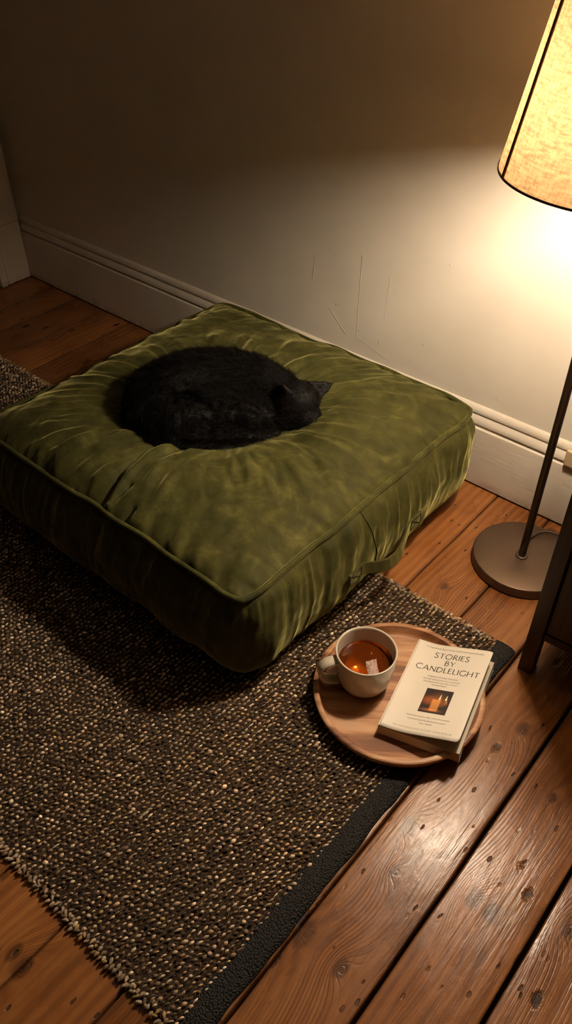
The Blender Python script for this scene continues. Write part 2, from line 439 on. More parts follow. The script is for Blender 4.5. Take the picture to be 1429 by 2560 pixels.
def velvet():
    t = NT('olive_velvet'); co = t.coord()
    nap = t.noise(co, 13, 6, .64, 1.1); nap2 = t.noise(t.mapping(co, (1, 1, .5)), 34, 4, .6, .5)
    k = t.math('ADD', t.math('MULTIPLY', nap, .65), t.math('MULTIPLY', nap2, .35))
    col = t.ramp(k, [(.33, (.022, .0225, .005)), (.52, (.046, .044, .0098)), (.68, (.090, .083, .019))])
    sh = t.rng(k, .33, .66, .36, .88)
    fuzz = t.noise(co, 900, 2); bn = t.bump(t.math('ADD', t.math('MULTIPLY', fuzz, .4), t.math('MULTIPLY', nap2, 2.)), .22, .0015)
    t.bsdf(Base_Color=col, Roughness=.75, Specular_IOR_Level=.15, Sheen_Weight=sh, Sheen_Roughness=.33, Sheen_Tint=(.86, .80, .30), Normal=bn)
    return t.m
VEL = velvet()
cushion = thing('floor_cushion', 'large square olive green velvet floor cushion with piped edges under the black cat', 'cushion', (CX, CY, 0))
def build_cushion():
    N = 300
    a = np.linspace(-1, 1, N); a = np.sign(a)*(1-(1-np.abs(a))**1.25)
    S, T = np.meshgrid(a, a, indexing='ij'); x, y, z = cushion_top(S, T)
    v = np.stack([x, y, z], -1).reshape(-1, 3); I = np.arange(N*N).reshape(N, N)
    f = np.stack([I[:-1, :-1], I[1:, :-1], I[1:, 1:], I[:-1, 1:]], -1).reshape(-1, 4)
    keep(mesh_obj('top_panel', v, f, VEL), cushion)
    K = 46; hs = np.linspace(0, 1, K)
    v = []
    for h in hs:
        X, Y, Z = side_pt(np.arange(NP_).astype(float), np.full(NP_, h)); v.append(np.stack([X, Y, Z], -1))
    v = np.concatenate(v); J = np.arange(K*NP_).reshape(K, NP_); J2 = np.roll(J, -1, 1)
    f = np.stack([J[:-1], J[1:], J2[1:], J2[:-1]], -1).reshape(-1, 4)
    f = [tuple(q) for q in f]+[tuple(J[-1][::-1])]
    keep(mesh_obj('side_panel', v, f, VEL), cushion)
    for nm, hh, r, off in (('piping', 0., .0054, .0065), ('piping', 1., .004, .000)):
        X, Y, Z = side_pt(np.arange(0, NP_, 2).astype(float), np.full(NP_//2, hh))
        m = MB(); m.tube([(X[i]+nx_[2*i]*off, Y[i]+ny_[2*i]*off, max(Z[i], .0045+.0)+(.001 if hh == 0 else 0)) for i in range(NP_//2)], r, 10, True)
        keep(m.build(nm, VEL, smooth=True), cushion)
    # vertical joining seam of the side band
    m = MB(); hs = np.linspace(.02, .72, 24); base = NP_/4+(.925-(CY-CB))/(2*CB)*NP_/4
    pp = [np.array(side_pt(np.array([base+hh*17.]), np.array([hh]))).ravel()+[.0003, 0, 0] for hh in hs]
    m.tube(pp, .0016, 8); keep(m.build('side_seam', VEL, smooth=True), cushion)
build_cushion()
def side_xyz(y, z):
    i = np.array([NP_/4+(y-(CY-CB))/(2*CB)*NP_/4]); h = np.array([1-(z-.008)/(ZP-.010)])
    return np.array(side_pt(i, h)).ravel()
def build_handle():
    THREAD = simple('dark_olive_thread', (.035, .030, .008), .7)
    def smooth_x(y, z):
        return np.mean([side_xyz(y+a, z+b)[0] for a in (-.02, 0, .02) for b in (-.012, 0, .012)])
    W = .0155
    # strap centre line (y, z, stand-off)
    pts = []
    y0, y1 = .846, 1.084
    n = 90
    for i in range(n+1):
        k = i/n; y = y0+(y1-y0)*k
        m = np.clip((y-.887)/(1.043-.887), 0, 1); arch = math.sin(PI*m)
        z = .130-.016*arch+.004*k+(.0015*math.sin(k*9)); off = .006+.024*arch**1.3
        pts.append((smooth_x(y, z)+off, y, z, arch))
    v = []; f = []
    for i, (x, y, z, a) in enumerate(pts):
        tw = .35*a
        for (dz, th) in ((-W, 0), (W, 0), (W, .0045), (-W, .0045)):
            v.append((x+th+tw*dz*-.5, y, z+dz*(1-.12*a)))
    for i in range(n):
        for k in range(4):
            a = i*4+k; b = i*4+(k+1) % 4; f.append((a, b, b+4, a+4))
    f += [(0, 1, 2, 3), (n*4+3, n*4+2, n*4+1, n*4)]
    m = MB(); m.add(v, f); strap = m.build('handle', VEL, bevel=.0014); keep(strap, cushion)
    st = MB()
    def P(y, z):
        i = min(range(len(pts)), key=lambda q: abs(pts[q][1]-y)); return (pts[i][0]+.0048, y, z-.130+pts[i][2])
    for a, b in ((.849, .884), (1.046, 1.081)):
        st = MB(); c = [(a, .130-W+.003), (b, .130-W+.003), (b, .130+W-.003), (a, .130+W-.003)]
        for q, r in ((0,1),(1,2),(2,3),(3,0),(0,2),(1,3)):
            st.tube([P(c[q][0]+(c[r][0]-c[q][0])*j/8, c[q][1]+(c[r][1]-c[q][1])*j/8) for j in range(9)], .0009, 6)
        s = st.build('stitching', THREAD); s.parent = strap
build_handle()

# ------------------------------------------------------------------ rug
RX0, RX1, RY0, RY1 = -2.2, -.288, .146, 1.003
def rug():
    root = thing('rug', 'chunky brown jute weave rug with black bound edge under the green cushion', 'rug', ((RX0+RX1)/2, (RY0+RY1)/2, 0))
    t = NT('jute_backing'); co = t.coord()
    col = t.ramp(t.noise(co, 220, 4, .7), [(.35, (.018, .011, .007)), (.6, (.055, .034, .018)), (.8, (.14, .09, .05))])
    t.bsdf(Base_Color=col, Roughness=.95, Specular_IOR_Level=.1, Normal=t.bump(t.noise(co, 400, 3), .8, .003)); BACK = t.m
    bw = .040
    m = MB(); n = 120
    m.box(RX0, RX1-bw+.004, RY0+.004, RY1-.004, .0015, .0075)
    keep(m.build('backing', BACK), root)
    # pebbly yarn loops
    base_v = []; base_f = []; seg, rings = 6, 4
    for r in range(rings):
        a = -PI/2+PI*(r+.5)/rings
        for k in range(seg):
            b = 2*PI*k/seg; base_v.append((math.cos(a)*math.cos(b), math.sin(a), math.cos(a)*math.sin(b)))
    nb = len(base_v); base_v += [(0,-1,0), (0,1,0)]
    for r in range(rings-1):
        for k in range(seg):
            k2 = (k+1) % seg; base_f.append((r*seg+k, r*seg+k2, (r+1)*seg+k2, (r+1)*seg+k))
    tri = [(nb, (k+1) % seg, k) for k in range(seg)]+[(nb+1, (rings-1)*seg+k, (rings-1)*seg+(k+1) % seg) for k in range(seg)]
    bv = np.array(base_v); tp = .5+.5*sst(-1.05, .3, bv[:, 1]); bv[:, 0] *= tp; bv[:, 2] *= tp; bv[:, 0] += .18*bv[:, 1]**2
    px_, py_ = .0093, .0093
    P = []; A = []; S = []; COL = []; GR = []
    nxr = int((RX1-bw-RX0)/px_); nyr = int((RY1-RY0)/py_)
    pal = np.array([(.56, .42, .28), (.46, .335, .22), (.34, .23, .14), (.66, .53, .38), (.45, .31, .12), (.50, .33, .22), (.26, .165, .09), (.13, .078, .044), (.045, .028, .018)])
    pw = np.array([.19, .18, .17, .10, .06, .08, .10, .08, .04]); pw /= pw.sum()
    def hidden(x, y): return -1.345 < x < -.655 and .66 < y < 1.1
    ph_ = (np.arange(nxr+2)*.36+RNG.normal(0, .08, nxr+2)) % 1*py_
    for i in range(nxr+1):
        for j in range(nyr+1):
            x = RX0+(i+.5)*px_; y = RY0+.006+j*py_+ph_[i]
            if y > RY1 or hidden(x, y): continue
            P.append((x+RNG.normal(0, .0007), y+RNG.normal(0, .0010), .0086+RNG.normal(0, .0011)))
            A.append((-.42+RNG.normal(0, .17), .52+RNG.normal(0, .18)))
            g = RNG.lognormal(0, .24)
            S.append((.00235*g, .0052*RNG.lognormal(0, .2), .0027*g)); COL.append(pal[RNG.choice(9, p=pw)]*RNG.lognormal(.2, .3)); GR.append(1)
            # darker filling yarn between
            P.append((x+px_*.5+RNG.normal(0, .002), y+RNG.normal(0, .002), .0068+RNG.normal(0, .0008)))
            A.append((-.5+RNG.normal(0, .5), .1+RNG.normal(0, .2))); S.append((.0026, .0046, .0023)); GR.append(0)
            COL.append(np.array((.050, .031, .018))*RNG.lognormal(0, .45))
    # whipped knots along the near and far edges
    for y, sg in ((RY0, 1), (RY1, -1)):
        for i in range(int((RX1-bw-RX0)/.0075)):
            x = RX0+i*.0075
            if hidden(x, y): continue
            for q in range(2):
                P.append((x+RNG.normal(0, .0016), y+sg*(q*.006-.001)+RNG.normal(0, .0016), .006+q*.002)); A.append((RNG.normal(.3 if q else -.4, .4), RNG.normal(0, .35)))
                GR.append(0); S.append((.0032, .0056, .0037)); COL.append(pal[RNG.choice(7)]*.95*RNG.lognormal(0, .2))
    P = np.array(P); A = np.array(A); S = np.array(S); COL = np.array(COL)
    # patchy tone of the hand-dyed yarn
    tone = .90+.32*fbm(P[:, 0]*7, P[:, 1]*7, 5, 3)+.22*vn(P[:, 0]*22, P[:, 1]*5, 8); COL = COL*tone[:, None]
    L = bv[None]*S[:, None, :]
    ca, sa = np.cos(A[:, 1])[:, None], np.sin(A[:, 1])[:, None]
    y1 = L[..., 1]*ca-L[..., 2]*sa; z1 = L[..., 1]*sa+L[..., 2]*ca
    cb, sb = np.cos(A[:, 0])[:, None], np.sin(A[:, 0])[:, None]
    x2 = L[..., 0]*cb-y1*sb; y2 = L[..., 0]*sb+y1*cb
    W = np.stack([x2, y2, z1], -1)+P[:, None]; W[..., 2] = np.maximum(W[..., 2], .0012)
    nP, nv = len(P), len(bv)
    quads = np.array(base_f); tris = np.array(tri); off = (np.arange(nP)*nv)[:, None, None]
    Q = (quads[None]+off).reshape(-1, 4); Tt = (tris[None]+off).reshape(-1, 3)
    me = bpy.data.meshes.new('pile')
    me.vertices.add(nP*nv); me.vertices.foreach_set('co', W.reshape(-1).astype(np.float32))
    loops = np.concatenate([Q.reshape(-1), Tt.reshape(-1)]); me.loops.add(len(loops)); me.loops.foreach_set('vertex_index', loops.astype(np.int32))
    st = np.concatenate([np.arange(len(Q))*4, len(Q)*4+np.arange(len(Tt))*3]); me.polygons.add(len(st))
    me.polygons.foreach_set('loop_start', st.astype(np.int32))
    me.polygons.foreach_set('use_smooth', np.ones(len(st), bool)); me.update(calc_edges=True); me.validate()
    at = me.color_attributes.new('Col', 'FLOAT_COLOR', 'POINT')
    cc = np.ones((nP*nv, 4)); grad = np.where(np.array(GR)[:, None] > 0, .22+1.0*sst(-.75, .75, bv[None, :, 1]), 1.); cc[:, :3] = np.repeat(COL, nv, 0)*grad.reshape(-1, 1); at.data.foreach_set('color', cc.reshape(-1).astype(np.float32))  # shading painted into each loop's colour: dark tail, bright tip
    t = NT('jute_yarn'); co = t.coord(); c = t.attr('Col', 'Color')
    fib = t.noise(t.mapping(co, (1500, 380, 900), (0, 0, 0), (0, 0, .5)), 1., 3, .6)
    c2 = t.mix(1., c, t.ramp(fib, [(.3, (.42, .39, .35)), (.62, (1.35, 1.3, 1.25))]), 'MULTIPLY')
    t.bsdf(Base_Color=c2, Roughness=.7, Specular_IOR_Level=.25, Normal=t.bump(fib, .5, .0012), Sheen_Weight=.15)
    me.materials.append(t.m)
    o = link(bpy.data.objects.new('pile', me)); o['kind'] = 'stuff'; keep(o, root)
    # stray fibres standing out of the yarn
    NF = 20000
    fx = RNG.uniform(RX0, RX1-bw, NF); fy = RNG.uniform(RY0-.002, RY1, NF); ok = ~((fx > -1.345) & (fx < -.655) & (fy > .66)); fx, fy = fx[ok], fy[ok]; NF = len(fx)
    an = RNG.uniform(0, 2*PI, NF); ln = RNG.uniform(.004, .010, NF); up = RNG.uniform(-.1, .5, NF)
    Hc = np.empty((NF, 4, 3)); z = RNG.uniform(.008, .0115, NF)
    for q in range(4):
        a2 = an+q*RNG.normal(0, .35, NF); k = q/3
        Hc[:, q, 0] = fx+np.cos(a2)*ln*k; Hc[:, q, 1] = fy+np.sin(a2)*ln*k; Hc[:, q, 2] = z+up*ln*k*(1.3-k)
    hc = bpy.data.hair_curves.new('loose_fibres'); hc.add_curves([4]*NF); hc.attributes['position'].data.foreach_set('vector', Hc.reshape(-1).astype(np.float32))
    ra = hc.attributes.get('radius') or hc.attributes.new('radius', 'FLOAT', 'POINT'); ra.data.foreach_set('value', np.tile(np.array([.00014, .00014, .00011, .00006], np.float32), NF))
    hc.materials.append(simple('jute_fibre', (.34, .24, .14), .7)); fo = bpy.data.objects.new('loose_fibres', hc); link(fo); fo['kind'] = 'stuff'; keep(fo, root)
    # black tape binding
    t = NT('black_rug_tape'); co = t.coord()
    v = t.n('ShaderNodeTexVoronoi'); t.set(v.inputs['Vector'], co); v.inputs['Scale'].default_value = 330
    col = t.ramp(v.outputs['Distance'], [(.0, (.040, .036, .032)), (.7, (.010, .009, .008))])
    t.bsdf(Base_Color=col, Roughness=.7, Specular_IOR_Level=.3, Normal=t.bump(t.math('SUBTRACT', 1., v.outputs['Distance']), .9, .003))
    ys = np.linspace(RY0-.002, RY1+.002, 140); vv = []; ff = []
    pr = [(-bw-.002, .0015), (-bw-.001, .009), (-bw*.75, .0115), (-bw*.4, .0112), (-.008, .0098), (-.001, .0065), (0, .0015)]; k = len(pr)
    for y in ys:
        w = float(fbm(y*18, 0, 91, 2))*.003; fl = 1
        for i, (dx, z) in enumerate(pr):
            vv.append((RX1+dx+w*(.6 if i < 3 else 1), y, z*fl+float(vn(y*60, i*1.3, 95))*.0006))
    for j in range(len(ys)-1):
        for i in range(k-1):
            a = j*k+i; ff.append((a, a+1, a+k+1, a+k))
    ff += [tuple(range(k)), tuple(((len(ys)-1)*k+i) for i in range(k))[::-1]]
    b = mesh_obj('edge_binding', vv, ff, t.m, label='black tape binding'); keep(b, root)
rug()

# ------------------------------------------------------------------ lamp
def lamp():
    bx, by = -.3935, 1.2336
    L = thing('floor_lamp', 'bronze floor lamp with glowing tapered linen shade standing by the wall', 'lamp', (bx, by, 0))
    t = NT('dark_bronze_metal'); co = t.coord()
    br = t.noise(t.mapping(co, (40, 40, 40)), 1., 3)
    t.bsdf(Base_Color=(.135, .09, .062), Metallic=.7, Roughness=t.rng(br, .3, .7, .42, .5)); BRZ = t.m
    t = NT('blackened_bronze_tube'); t.bsdf(Base_Color=(.045, .028, .02), Metallic=.6, Roughness=.38); DK = t.m
    R = .1058
    m = MB(); m.lathe([(0.0001, .001), (R-.002, .001), (R, .003), (R, .0225), (R-.0008, .0242), (R-.0025, .025), (.05, .0252), (.0001, .0253)], (bx, by), 128)
    b = m.build('base', BRZ, smooth=True); b.modifiers.new('e', 'EDGE_SPLIT').split_angle = math.radians(40); keep(b, L)
    qx, qy = -.3955, 1.2290
    m = MB(); m.lathe([(.0075, .0245), (.0125, .0250), (.0132, .0262), (.0125, .0278), (.0098, .0284), (.0075, .0284)], (qx, qy), 48)
    keep(m.build('collar', BRZ, smooth=True), L)
    # pole: straight, then a swan neck up to the lamp holder
    sx, sy = -.360, 1.090; dz = .028; bx2, by2 = sx-.004, sy+.010
    path = [(qx, qy, z) for z in np.linspace(.0252, .52, 12)]
    for k in np.linspace(0, 1, 14)[1:]:
        s = k*k*(3-2*k); path.append((qx+(bx2-qx)*s, qy+(by2-qy)*s, .52+(.26+dz)*k))
    m = MB(); m.tube(path, .0078, 20); keep(m.build('pole', DK, smooth=True), L)
    m = MB(); m.lathe([(r, z+dz) for r, z in ((.0001, .778), (.012, .778), (.013, .79), (.013, .845), (.015, .85), (.015, .858), (.0001, .858))], (bx2, by2), 32)
    keep(m.build('bulb_holder', DK, smooth=True), L)
    # shade
    z0, z1, r0, r1 = .848, 1.120, .1550, .1080
    def shade_mat():
        t = NT('slubbed_linen_shade'); uv = t.attr('UVMap', 'Vector')
        a = t.noise(t.mapping(uv, (60, 250, 1)), 1., 3, .6); b = t.noise(t.mapping(uv, (250, 75, 1)), 1., 3, .6)
        a2 = t.noise(t.mapping(uv, (60, 420, 1)), 1., 2); 
        w = t.math('ADD', t.math('MULTIPLY', a, .5), t.math('ADD', t.math('MULTIPLY', b, .35), t.math('MULTIPLY', a2, .15)))
        k = t.rng(w, .39, .61, .52, 1.12)
        dif = t.vmath('SCALE', (.62, .47, .28)); t.set(dif.inputs['Scale'], k)
        tr = t.vmath('SCALE', SHADE_T); t.set(tr.inputs['Scale'], k)
        nb = t.bump(w, .5, .0015)
        d = t.n('ShaderNodeBsdfDiffuse', Color=dif.outputs[0], Normal=nb); tl = t.n('ShaderNodeBsdfTranslucent', Color=tr.outputs[0])
        ad = t.n('ShaderNodeAddShader'); t.set(ad.inputs[0], d); t.set(ad.inputs[1], tl)
        return t.done(ad)
    n = 144; zs = np.linspace(z0, z1, 14); v = []; f = []; uv = []
    for z in zs:
        r = r0+(r1-r0)*(z-z0)/(z1-z0)
        for k in range(n+1):
            a = 2*PI*k/n; v.append((sx+r*math.cos(a), sy+r*math.sin(a), z)); uv.append((a*.125, z))
    for i in range(len(zs)-1):
        for k in range(n):
            a = i*(n+1)+k; f.append((a, a+1, a+n+2, a+n+1))
    sh = mesh_obj('shade', v, f, shade_mat())
    lay = sh.data.uv_layers.new(name='UVMap')
    for l in sh.data.loops: lay.data[l.index].uv = uv[l.vertex_index]
    sh.modifiers.new('th', 'SOLIDIFY').thickness = .0012 if False else .0
    sh.modifiers.clear(); keep(sh, L)
    TR = simple('brown_trim_tape', (.085, .032, .010), .6)
    trims = []
    for z, r in ((z0, r0), (z1, r1)):
        m = MB(); m.lathe([(r-.0018, z-.0012), (r+.0012, z-.0012), (r+.0012, z+.0016), (r-.0018, z+.0016)], (sx, sy), 144, True); m.build('trim', TR).parent = sh
    sh_loc = Vector((0, 0, 0))
    m = MB(); v = []; az = math.radians(SEAM); 
    for i in range(40):
        k = i/39; z = z0+(z1-z0)*k; r = r0+(r1-r0)*k+.0006
        da = .0042/r
        for d, q in ((-da, 0), (-da*.9, .0012), (da*.9, .0012), (da, 0)): v.append((sx+(r+q)*math.cos(az+d), sy+(r+q)*math.sin(az+d), z))
    m.add(v, [(i*4+k, i*4+k+1, i*4+k+5, i*4+k+4) for i in range(39) for k in range(3)])
    s = m.build('seam_tape', simple('tan_seam_tape', (.30, .13, .045), .6)); s.location = Vector((0,0,0)); s.parent = sh; 
    # correct local offsets of sub-parts: the shade's own location already removes the lamp's offset
    for o in sh.children: o.location = (0, 0, 0)
    m = MB()
    for k in range(3):
        a = 2*PI*k/3+.5; m.tube([(bx2+.012*math.cos(a), by2+.012*math.sin(a), .846+dz), (sx+.062*math.cos(a), sy+.004+.062*math.sin(a), 1.03), (sx+(r1-.001)*math.cos(a), sy+(r1-.001)*math.sin(a), z1-.004)], .0014, 6)
    keep(m.build('shade_carrier', DK, smooth=True), L)
    t = NT('lit_bulb'); e = t.n('ShaderNodeEmission', Color=LCOL, Strength=LSTR); t.done(e)
    m = MB(); m.lathe([(r, z+dz) for r, z in ((.0001, .858), (.012, .859), (.016, .864), (.025, .874), (.0305, .886), (.0325, .900), (.0325, .935), (.030, .947), (.022, .956), (.012, .9605), (.0001, .962))], (bx2, by2), 32)
    keep(m.build('bulb', t.m, smooth=True), L)
    # mains lead
    pts = CORD+[(-.285, 1.362, .008), (-.26, 1.372, .004), (-.15, 1.378, .004), (.0, 1.375, .004), (.2, 1.38, .004)]
    cu = []
    for i in range(len(pts)-1):
        p0 = Vector(pts[max(i-1, 0)]); p1 = Vector(pts[i]); p2 = Vector(pts[i+1]); p3 = Vector(pts[min(i+2, len(pts)-1)])
        for k in range(8):
            s = k/8; cu.append(.5*((2*p1)+(p2-p0)*s+(2*p0-5*p1+4*p2-p3)*s*s+(-p0+3*p1-3*p2+p3)*s**3))
    cu.append(Vector(pts[-1]))
    m = MB(); m.tube(cu, .0028, 10); keep(m.build('power_cord', simple('brown_rubber_lead', (.05, .03, .02), .45), smooth=True), L)
CORD = [(-.4062, 1.284, .0282), (-.4050, 1.290, .0296), (-.398, 1.308, .033), (-.384, 1.3225, .0345), (-.364, 1.3305, .0325), (-.345, 1.338, .026), (-.325, 1.350, .016), (-.305, 1.359, .009)]
LCOL = (1., .84, .65); LSTR = 660.; SHADE_T = (.0440, .0262, .0122); SEAM = 225.
lamp()

# ------------------------------------------------------------------ cream socket box on the skirting
def socket():
    m = MB(); m.box(-.4145, -.362, 1.386, BF, .164, .205)
    o = m.build('socket_box', simple('cream_plastic', (.62, .47, .28), .45, var=.05), bevel=.006, seg=4)
    tag(o, 'cream plastic socket box on the skirting board behind the lamp pole', 'socket')
socket()

# ------------------------------------------------------------------ dark cabinet
def cabinet():
    ax, ay, ang = -.2667, .978, math.radians(3.)
    root = thing('cabinet', 'dark brown wooden cabinet on short legs at the right beside the lamp', 'cabinet', (ax, ay, 0)); root.rotation_euler = (0, 0, ang)
    t = NT('dark_stained_oak'); co = t.coord()
    gr = t.noise(t.mapping(co, (60, 60, 5)), 1., 4, .6)
    col = t.ramp(gr, [(.3, (.030, .016, .008)), (.7, (.085, .046, .022))])
    t.bsdf(Base_Color=col, Roughness=.48, Specular_IOR_Level=.35, Normal=t.bump(gr, .15, .001)); WD = t.m
    W, D, H = .62, .345, CABH
    def p(name, b, bevel=.0015, par=root, mat=WD, label=None):
        m = MB(); m.box(*b); o = m.build(name, mat, par, bevel=bevel, label=label); return o
    for x in (0, W-.026):
        for y in (0, D-.03): p('leg', (x, x+.026, y, y+.03, .0005, H-.02))
    p('bottom_rail', (.0265, W-.0265, .006, .024, .094, .110))
    p('bottom_board', (.0265, W-.0265, .0245, D-.012, .096, .108))
    for a, b in ((.028, W/2-.0015), (W/2+.0015, W-.028)):
        d = p('door', (a, b, .008, .024, .113, H-.026))
        k = MB(); xk = b-.03 if a < .1 else a+.03
        k.tube([(xk, .008, H*.6), (xk, -.004, H*.6), (xk, -.012, H*.6), (xk, -.018, H*.6)], [.005, .005, .010, .008], 16); k.build('knob', WD, d, smooth=True)
    for a in (.006, W-.018): p('side_panel', (a, a+.012, .0305, D-.0305, .094, H-.02))
    p('back_panel', (.0265, W-.0265, D-.011, D-.005, .094, H-.02))
    p('cabinet_top', (-.004, W+.004, -.006, D+.002, H-.0195, H), .003)
CABH = .60
cabinet()

# ------------------------------------------------------------------ tray
TZ = .0148
def tray():
    cx, cy, R = -.3965, .770, .1520
    t = NT('acacia_wood'); co = t.coord()
    p = t.mapping(co, (1, 1, 1), (0, 0, 0), (0, 0, math.radians(-36)))
    g = t.noise(t.mapping(p, (7, 75, 7)), 1., 5, .6, .4); w = t.noise(t.mapping(p, (2.5, 16, 3)), 1., 3, .5, .6)
    band = t.n('ShaderNodeSeparateXYZ'); t.set(band.inputs[0], p)
    st = t.rng(t.noise(t.mapping(p, (.0, 26, 0)), 1., 0), .4, .6, -.12, .12)
    k = t.math('ADD', t.math('MULTIPLY_ADD', t.math('ADD', t.math('MULTIPLY', g, .55), t.math('MULTIPLY', w, .45)), 1.7, -.36), st)
    col = t.ramp(k, [(.30, (.17, .064, .026)), (.46, (.36, .165, .072)), (.60, (.52, .27, .13)), (.75, (.60, .35, .19))])
    t.bsdf(Base_Color=col, Roughness=.42, Specular_IOR_Level=.4, Normal=t.bump(g, .12, .001))
    m = MB()
    m.lathe([(.0001, TZ), (R-.022, TZ), (R-.012, TZ+.002), (R-.004, TZ+.010), (R-.0006, TZ+.019), (R, TZ+.0235), (R-.0015, TZ+.0252), (R-.0060, TZ+.0255), (R-.0095, TZ+.0250), (R-.0108, TZ+.0225),
             (R-.013, TZ+.013), (R-.0165, TZ+.0088), (R-.022, TZ+.0075), (.0001, TZ+.0075)], (cx, cy), 160)
    o = m.build('serving_tray', t.m, smooth=True); o.modifiers.new('e', 'EDGE_SPLIT').split_angle = math.radians(50)
    tag(o, 'round wooden tray with raised lip on the rug corner holding mug and book', 'tray')
tray()
TF = TZ+.0075

# ------------------------------------------------------------------ mug, tea, tea bag
def mug():
    cx, cy = -.459, .751
    root = thing('mug', 'cream speckled stoneware mug of tea on the left of the wooden tray', 'mug', (cx, cy, TF))
    t = NT('cream_stoneware_glaze'); co = t.coord()
    sp = t.n('ShaderNodeTexVoronoi'); t.set(sp.inputs['Vector'], co); sp.inputs['Scale'].default_value = 95
    spk = t.math('MULTIPLY', t.rng(t.math('ADD', sp.outputs['Distance'], t.math('MULTIPLY', t.noise(co, 200, 2), .2)), .25, .16, 0, 1, True), t.rng(t.noise(co, 40, 2), .55, .6, 0, 1, True))
    bl = t.noise(co, 28, 4)
    col = t.ramp(bl, [(.3, (.60, .50, .37)), (.7, (.74, .655, .52))])
    col = t.mix(t.math('MULTIPLY', spk, .75), col, (.12, .055, .025))
    t.bsdf(Base_Color=col, Roughness=.26, Specular_IOR_Level=.5, Normal=t.bump(t.noise(co, 60, 3), .1, .001), Coat_Weight=.25, Coat_Roughness=.15); GL = t.m
    z = TF+.0005; R = .0543; H = .112-z
    m = MB()
    pr = [(.0001, z+.003), (.030, z+.003), (.032, z), (.0355, z), (.0378, z+.002), (.0432, z+.010), (.0478, z+.022), (.0508, z+.038), (.0526, z+.058), (.0538, z+H*.82), (R, z+H-.003), (R+.0001, z+H-.001), (R-.0008, z+H), (R-.0022, z+H), (R-.0034, z+H-.001), (R-.0040, z+H-.004),
          (.0492, z+.060), (.0474, z+.040), (.0440, z+.024), (.039, z+.014), (.030, z+.009), (.0001, z+.008)]
    m.lathe(pr, (cx, cy), 96); b = m.build('body', GL, smooth=True); keep(b, root)
    # ear handle to the left of the picture
    d = np.array([-.62, -.785]); d /= np.linalg.norm(d)
    pts = []
    for k in np.linspace(0, 1, 34):
        a = math.radians(92-184*k); rr = .033*abs(math.cos(a))**.75 if abs(math.cos(a)) > 1e-6 else 0
        r = .0492+rr if math.cos(a) > 0 else .0488
        zz = z+.0485+.0265*math.sin(a)+.003*math.cos(a)
        pts.append((cx+d[0]*r, cy+d[1]*r, zz))
    sd = np.array([-d[1], d[0]])
    v = []; f = []; n = len(pts); q = 14
    P = [Vector(p) for p in pts]
    for i in range(n):
        tg = (P[min(i+1, n-1)]-P[max(i-1, 0)]).normalized(); s = Vector((sd[0], sd[1], 0)); nn = tg.cross(s).normalized()
        for k in range(q):
            a = 2*PI*k/q; v.append(P[i]+s*(.0112*math.cos(a))+nn*(.0046*math.sin(a)))
    for i in range(n-1):
        for k in range(q):
            k2 = (k+1) % q; f.append((i*q+k, i*q+k2, (i+1)*q+k2, (i+1)*q+k))
    f += [tuple(range(q)), tuple((n-1)*q+k for k in range(q))]
    m = MB(); m.add(v, f); keep(m.build('handle', GL, smooth=True), root)
    # tea
    t = NT('black_tea'); co = t.coord()
    tr = t.n('ShaderNodeBsdfTransparent', Color=(.93, .60, .25)); gl = t.n('ShaderNodeBsdfGlossy', Color=(1, 1, 1), Roughness=.05)
    fr = t.n('ShaderNodeFresnel', IOR=1.33); mx = t.n('ShaderNodeMixShader'); df = t.n('ShaderNodeBsdfDiffuse', Color=(.40, .085, .010)); m0 = t.n('ShaderNodeMixShader'); t.set(m0.inputs[0], .22); t.set(m0.inputs[1], tr); t.set(m0.inputs[2], df)
    t.set(mx.inputs[0], fr); t.set(mx.inputs[1], m0); t.set(mx.inputs[2], gl); t.done(mx)
    zt = z+.056
    m = MB(); m.lathe([(.0001, zt), (.040, zt), (.0470, zt+.0001), (.0484, zt+.0007), (.0484, zt+.0004), (.0468, z+.041), (.0434, z+.0250), (.0384, z+.0150), (.030, z+.0100), (.0001, z+.0090)], (cx, cy), 96)
    tea = m.build('tea', t.m, smooth=True); tag(tea, 'amber brown tea filling the cream mug', 'tea')
    # tea bag: a soggy folded sachet, its end leaning on the wall of the mug
    t = NT('wet_tea_paper'); co = t.coord(); nz = t.noise(co, 420, 4, .7); 
    col = t.ramp(nz, [(.35, (.26, .12, .085)), (.6, (.60, .41, .34))])
    t.bsdf(Base_Color=col, Roughness=.35, Normal=t.bump(nz, .6, .0015), Specular_IOR_Level=.6)
    bx, by = cx+.019, cy-.0070
    nu, nv2 = 14, 26; vv = []; ff = []
    for j in range(nv2+1):
        b = j/nv2*2-1
        for s_ in (1, -1):
            for i in range(nu+1):
                a = i/nu*2-1
                e = max(0, (1-abs(a)**3))*max(0, (1-abs(b)**4))
                bend = .006*max(0, b)**1.5
                lx = .0102*a+bend*1.3+.0015*math.sin(3*b+1); ly = .0200*b
                lz = zt+.0016+s_*.0030*e+.0012*float(vn(a*3+5, b*4, 3))+.0038*max(0, -b)**2
                an = math.radians(58)
                vv.append((bx+lx*math.cos(an)-ly*math.sin(an), by+lx*math.sin(an)+ly*math.cos(an), lz))
    row = 2*(nu+1)
    for j in range(nv2):
        for h in (0, 1):
            for i in range(nu):
                a = j*row+h*(nu+1)+i; ff.append((a, a+1, a+row+1, a+row))
    m = MB(); m.add(vv, ff); o = m.build('tea_bag', t.m, smooth=True)
    tag(o, 'wet pale tea bag floating in the amber tea', 'tea bag')
mug()

